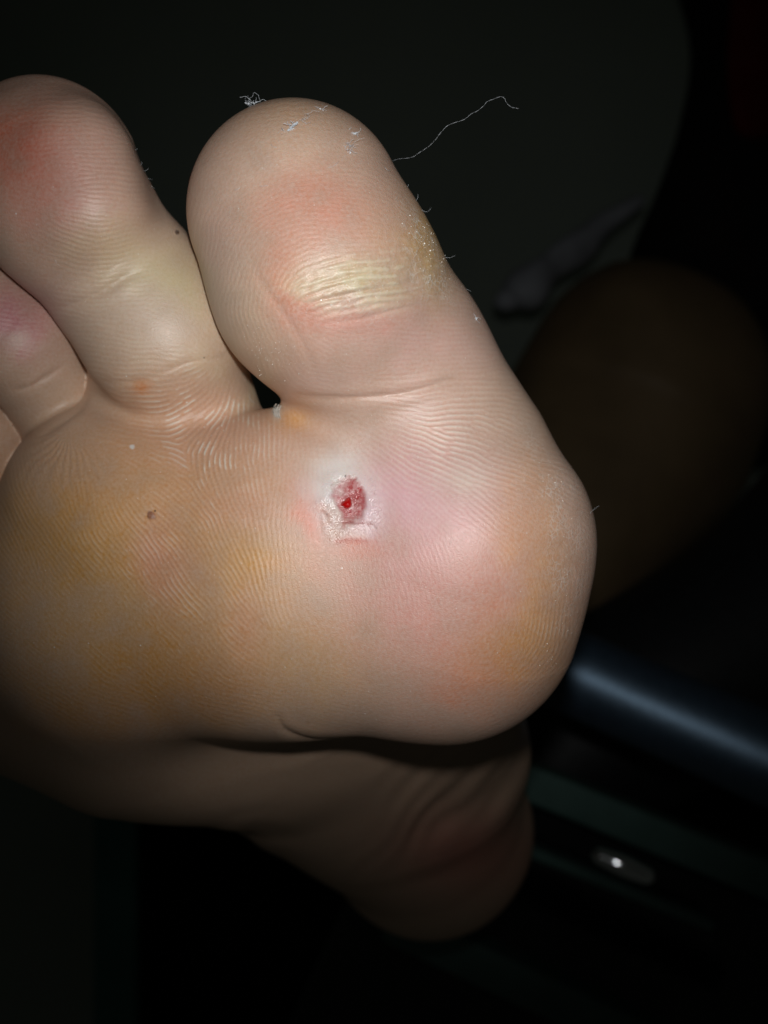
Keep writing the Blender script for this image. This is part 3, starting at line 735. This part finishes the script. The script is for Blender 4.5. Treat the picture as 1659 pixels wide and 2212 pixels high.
# ------------------------------------------------------------------ behind the foot, out of focus
def loft(nodes, seg=28, sub=8, flat=1.0):
    """smooth closed limb through (u, v, depth, r) nodes, in metres"""
    q = smooth_line([list(W(a, b_, y)) + [RW(r, y)] for a, b_, y, r in nodes], sub)
    cs = q[:, :3] / 1000; rs = q[:, 3] / 1000; n_ = len(cs); V_l, F_l = [], []; up_ = np.array([0, 1, 0.02])
    caps = []
    def ring(c, t, r):
        a = np.cross(t, up_); a /= np.linalg.norm(a); b_ = np.cross(t, a)
        for k in range(seg):
            w = 2 * math.pi * k / seg; V_l.append(c + r * (a * math.cos(w) + b_ * math.sin(w) * flat))
    t0 = cs[1] - cs[0]; t0 /= np.linalg.norm(t0); t1 = cs[-1] - cs[-2]; t1 /= np.linalg.norm(t1)
    for k in range(7, 0, -1): ring(cs[0] - t0 * rs[0] * math.sin(k / 7 * 1.5), t0, rs[0] * math.cos(k / 7 * 1.5))
    for i in range(n_):
        t = cs[min(i + 1, n_ - 1)] - cs[max(i - 1, 0)]; ring(cs[i], t / np.linalg.norm(t), rs[i])
    for k in range(1, 8): ring(cs[-1] + t1 * rs[-1] * math.sin(k / 7 * 1.5), t1, rs[-1] * math.cos(k / 7 * 1.5))
    m_ = len(V_l) // seg
    for i in range(m_ - 1):
        for k in range(seg): F_l.append((i * seg + k, i * seg + (k + 1) % seg, (i + 1) * seg + (k + 1) % seg, (i + 1) * seg + k))
    F_l.append(tuple(range(seg))[::-1]); F_l.append(tuple(range((m_ - 1) * seg, m_ * seg)))
    return V_l, F_l
def jitter(Vl, amp, sc, seed):
    r_ = np.random.default_rng(seed); ph = r_.uniform(0, 6.28, (3, 3, 3)); fr = r_.normal(0, sc, (3, 3, 3))
    Vl = np.array(Vl)
    d = np.stack([sum(np.sin(Vl @ fr[i, j] + ph[i, j, 0]) for j in range(3)) for i in range(3)], 1)
    return Vl + d * amp / 2
M_WALL = add_noise(mat_new('matt_wall', (0.30, 0.345, 0.30), 0.85, 0.2), 8, 0.10, 0.1)
wl = mesh_obj('wall', [(-1.4, .93, -1.1), (1.4, .93, -1.1), (1.4, .93, 1.3), (-1.4, .93, 1.3)], [(0, 1, 2, 3)], M_WALL, smooth=False); wl['kind'] = 'structure'
wl.modifiers.new('thickness', 'SOLIDIFY').thickness = -.08

M_KNEE = add_noise(mat_new('skin_far', (0.17, 0.115, 0.06), 0.6, 0.3), 30, 0.35)
Vk, Fk = loft([(1395, 830, 480, 262), (1330, 960, 470, 262), (1230, 1130, 440, 220), (1080, 1330, 420, 190)], 40)
kn = mesh_obj('bent_knee', jitter(Vk, .0035, 30, 3), Fk, M_KNEE)
tag(kn, 'bare bent knee, out of focus in the dark right of the foot', 'knee')

M_CLOTH = add_noise(mat_new('black_cloth', (0.012, 0.010, 0.010), 0.9, 0.1), 60, 0.4, .3)
M_RED = add_noise(mat_new('dark_red_cloth', (0.09, 0.006, 0.005), 0.9, 0.1), 40, 0.5, .3)
cl = bpy.data.objects.new('dark_clothing', None); C.objects.link(cl); cl.location = W(1600, 300, 500) / 1000
tag(cl, 'near black clothing with a dim red patch, in the upper right corner', 'clothing')
def under(parent, name, Vx, Fx, m, smooth=True):
    l = np.array(parent.location); return mesh_obj(name, np.array(Vx) - l, Fx, m, parent, smooth)
Vk, Fk = loft([(1640, -260, 500, 160), (1625, 60, 500, 150), (1620, 320, 505, 140), (1585, 560, 510, 215), (1600, 760, 520, 240)], 36)
under(cl, 'sleeve', jitter(Vk, .006, 28, 4), Fk, M_CLOTH)
Vk, Fk = loft([(1640, -160, 432, 60), (1632, 60, 436, 62), (1640, 240, 452, 50)], 24, flat=.5)
under(cl, 'red_patch', jitter(Vk, .004, 40, 9), Fk, M_RED)

M_PALE = add_noise(mat_new('pale_cloth', (0.22, 0.23, 0.25), 0.8, 0.2), 50, 0.5, .3)
Vk, Fk = loft([(1370, 425, 455, 16), (1300, 490, 450, 26), (1240, 545, 445, 34), (1180, 590, 440, 32), (1120, 632, 432, 50), (1092, 655, 432, 26)], 24)
pc = mesh_obj('crumpled_cloth', jitter(Vk, .0035, 70, 7), Fk, M_PALE)
tag(pc, 'pale crumpled end of cloth, blurred, between the big toe and the knee', 'cloth')

# dark glossy chair lower right: cushion, piped edge, slanting rails
M_LEATHER = add_noise(mat_new('black_leather', (0.010, 0.011, 0.012), 0.55, 0.25), 200, 0.4, .4)
M_EDGE = add_noise(mat_new('worn_leather_edge', (0.010, 0.016, 0.026), 0.46, 1.0), 420, 0.6, .3, 3)
M_EDGE.node_tree.nodes['Principled BSDF'].inputs['IOR'].default_value = 1.8
M_EDGE.node_tree.nodes['Principled BSDF'].inputs['Specular Tint'].default_value = (.5, .74, 1, 1)
M_RAIL = add_noise(mat_new('rail_painted_sheen', (0.07, 0.13, 0.115), 0.35, 0.4), 60, 0.3)  # greenish reflections on the glossy black bars, painted in as base colour
M_GLOSS = add_noise(mat_new('black_lacquer', (0.006, 0.007, 0.008), 0.12, 0.6), 30, 0.2)
ch = bpy.data.objects.new('black_chair', None); C.objects.link(ch); ch.location = W(1400, 1700, 250) / 1000
tag(ch, 'black leather and lacquer chair with slanting rails, in the dark behind the heel', 'chair')
Vk, Fk = loft([(1180, 1620, 330, 225), (1420, 1500, 330, 225), (1680, 1350, 335, 245), (1900, 1200, 340, 300)], 36)
under(ch, 'cushion', jitter(Vk, .002, 30, 12), Fk, M_LEATHER)
Vk, Fk = loft([(1060, 1375, 171, 88), (1300, 1480, 160, 92), (1500, 1568, 151, 96), (1700, 1660, 142, 98), (1850, 1730, 135, 98)], 24)
under(ch, 'piped_edge', jitter(Vk, .00025, 90, 13), Fk, M_EDGE)
def bar(a, b_, wdt, dep, m, name, bevel=.0015):
    """flat bar from sketch point a to b_, wdt in sketch units, dep mm deep"""
    p, q = W(*a) / 1000, W(*b_) / 1000; t = (q - p) / np.linalg.norm(q - p); s_ = np.cross(t, (0, 1, 0)); s_ /= np.linalg.norm(s_); d_ = np.cross(s_, t); d_ = d_ if d_[1] > 0 else -d_
    h1, h2 = RW(wdt / 2, a[2]) / 1000, RW(wdt / 2, b_[2]) / 1000; dd = dep / 1000
    Vx = [p - s_ * h1, p + s_ * h1, p + s_ * h1 + d_ * dd, p - s_ * h1 + d_ * dd, q - s_ * h2, q + s_ * h2, q + s_ * h2 + d_ * dd, q - s_ * h2 + d_ * dd]
    o_ = under(ch if name != 'post' else cab, name, Vx, [(0, 1, 2, 3), (7, 6, 5, 4), (0, 4, 5, 1), (1, 5, 6, 2), (2, 6, 7, 3), (3, 7, 4, 0)], m, False)
    bv_ = o_.modifiers.new('bevel', 'BEVEL'); bv_.width = bevel; bv_.segments = 3
    return o_
bar((1060, 1660, 230), (1800, 1965, 230), 78, 14, M_RAIL, 'rail')
bar((1060, 1808, 240), (1545, 2006, 240), 26, 10, M_RAIL, 'rail')
bar((840, 1995, 235), (1800, 2450, 235), 84, 14, M_RAIL, 'rail')
bar((980, 1740, 250), (1800, 2080, 250), 120, 12, M_GLOSS, 'rail')
Vk, Fk = loft([(1296, 1849, 227.4, 20), (1345, 1870, 225.3, 24), (1394, 1891, 223.3, 20)], 24)
under(ch, 'chrome_rod', Vk, Fk, mat_new('chrome', (.9, .93, .96), .09, .5, 1.0))
bar((700, 2050, 300), (1900, 2600, 300), 900, 20, M_GLOSS, 'side_panel', .004)

cab = bpy.data.objects.new('black_cabinet', None); C.objects.link(cab); cab.location = W(600, 2300, 560) / 1000
tag(cab, 'black cabinet with a dim green upright, in the dark at the lower left', 'cabinet')
M_BLACK = add_noise(mat_new('matt_black', (0.004, 0.004, 0.004), 0.9, 0.1), 20, 0.3)
p, q = W(290, 1400, 560) / 1000, W(2000, 2700, 560) / 1000
x0, x1, z0, z1, y0, y1 = p[0], q[0], q[2], p[2], .56, .80
under(cab, 'carcass', [(x0, y0, z0), (x1, y0, z0), (x1, y1, z0), (x0, y1, z0), (x0, y0, z1), (x1, y0, z1), (x1, y1, z1), (x0, y1, z1)],
      [(0, 3, 2, 1), (4, 5, 6, 7), (0, 1, 5, 4), (1, 2, 6, 5), (2, 3, 7, 6), (3, 0, 4, 7)], M_BLACK, False)
bar((247, 1500, 548), (247, 2500, 548), 92, 20, add_noise(mat_new('green_upright', (0.055, 0.16, 0.14), 0.6, 0.3), 20, 0.3), 'post')
print('done', time.time() - T0)
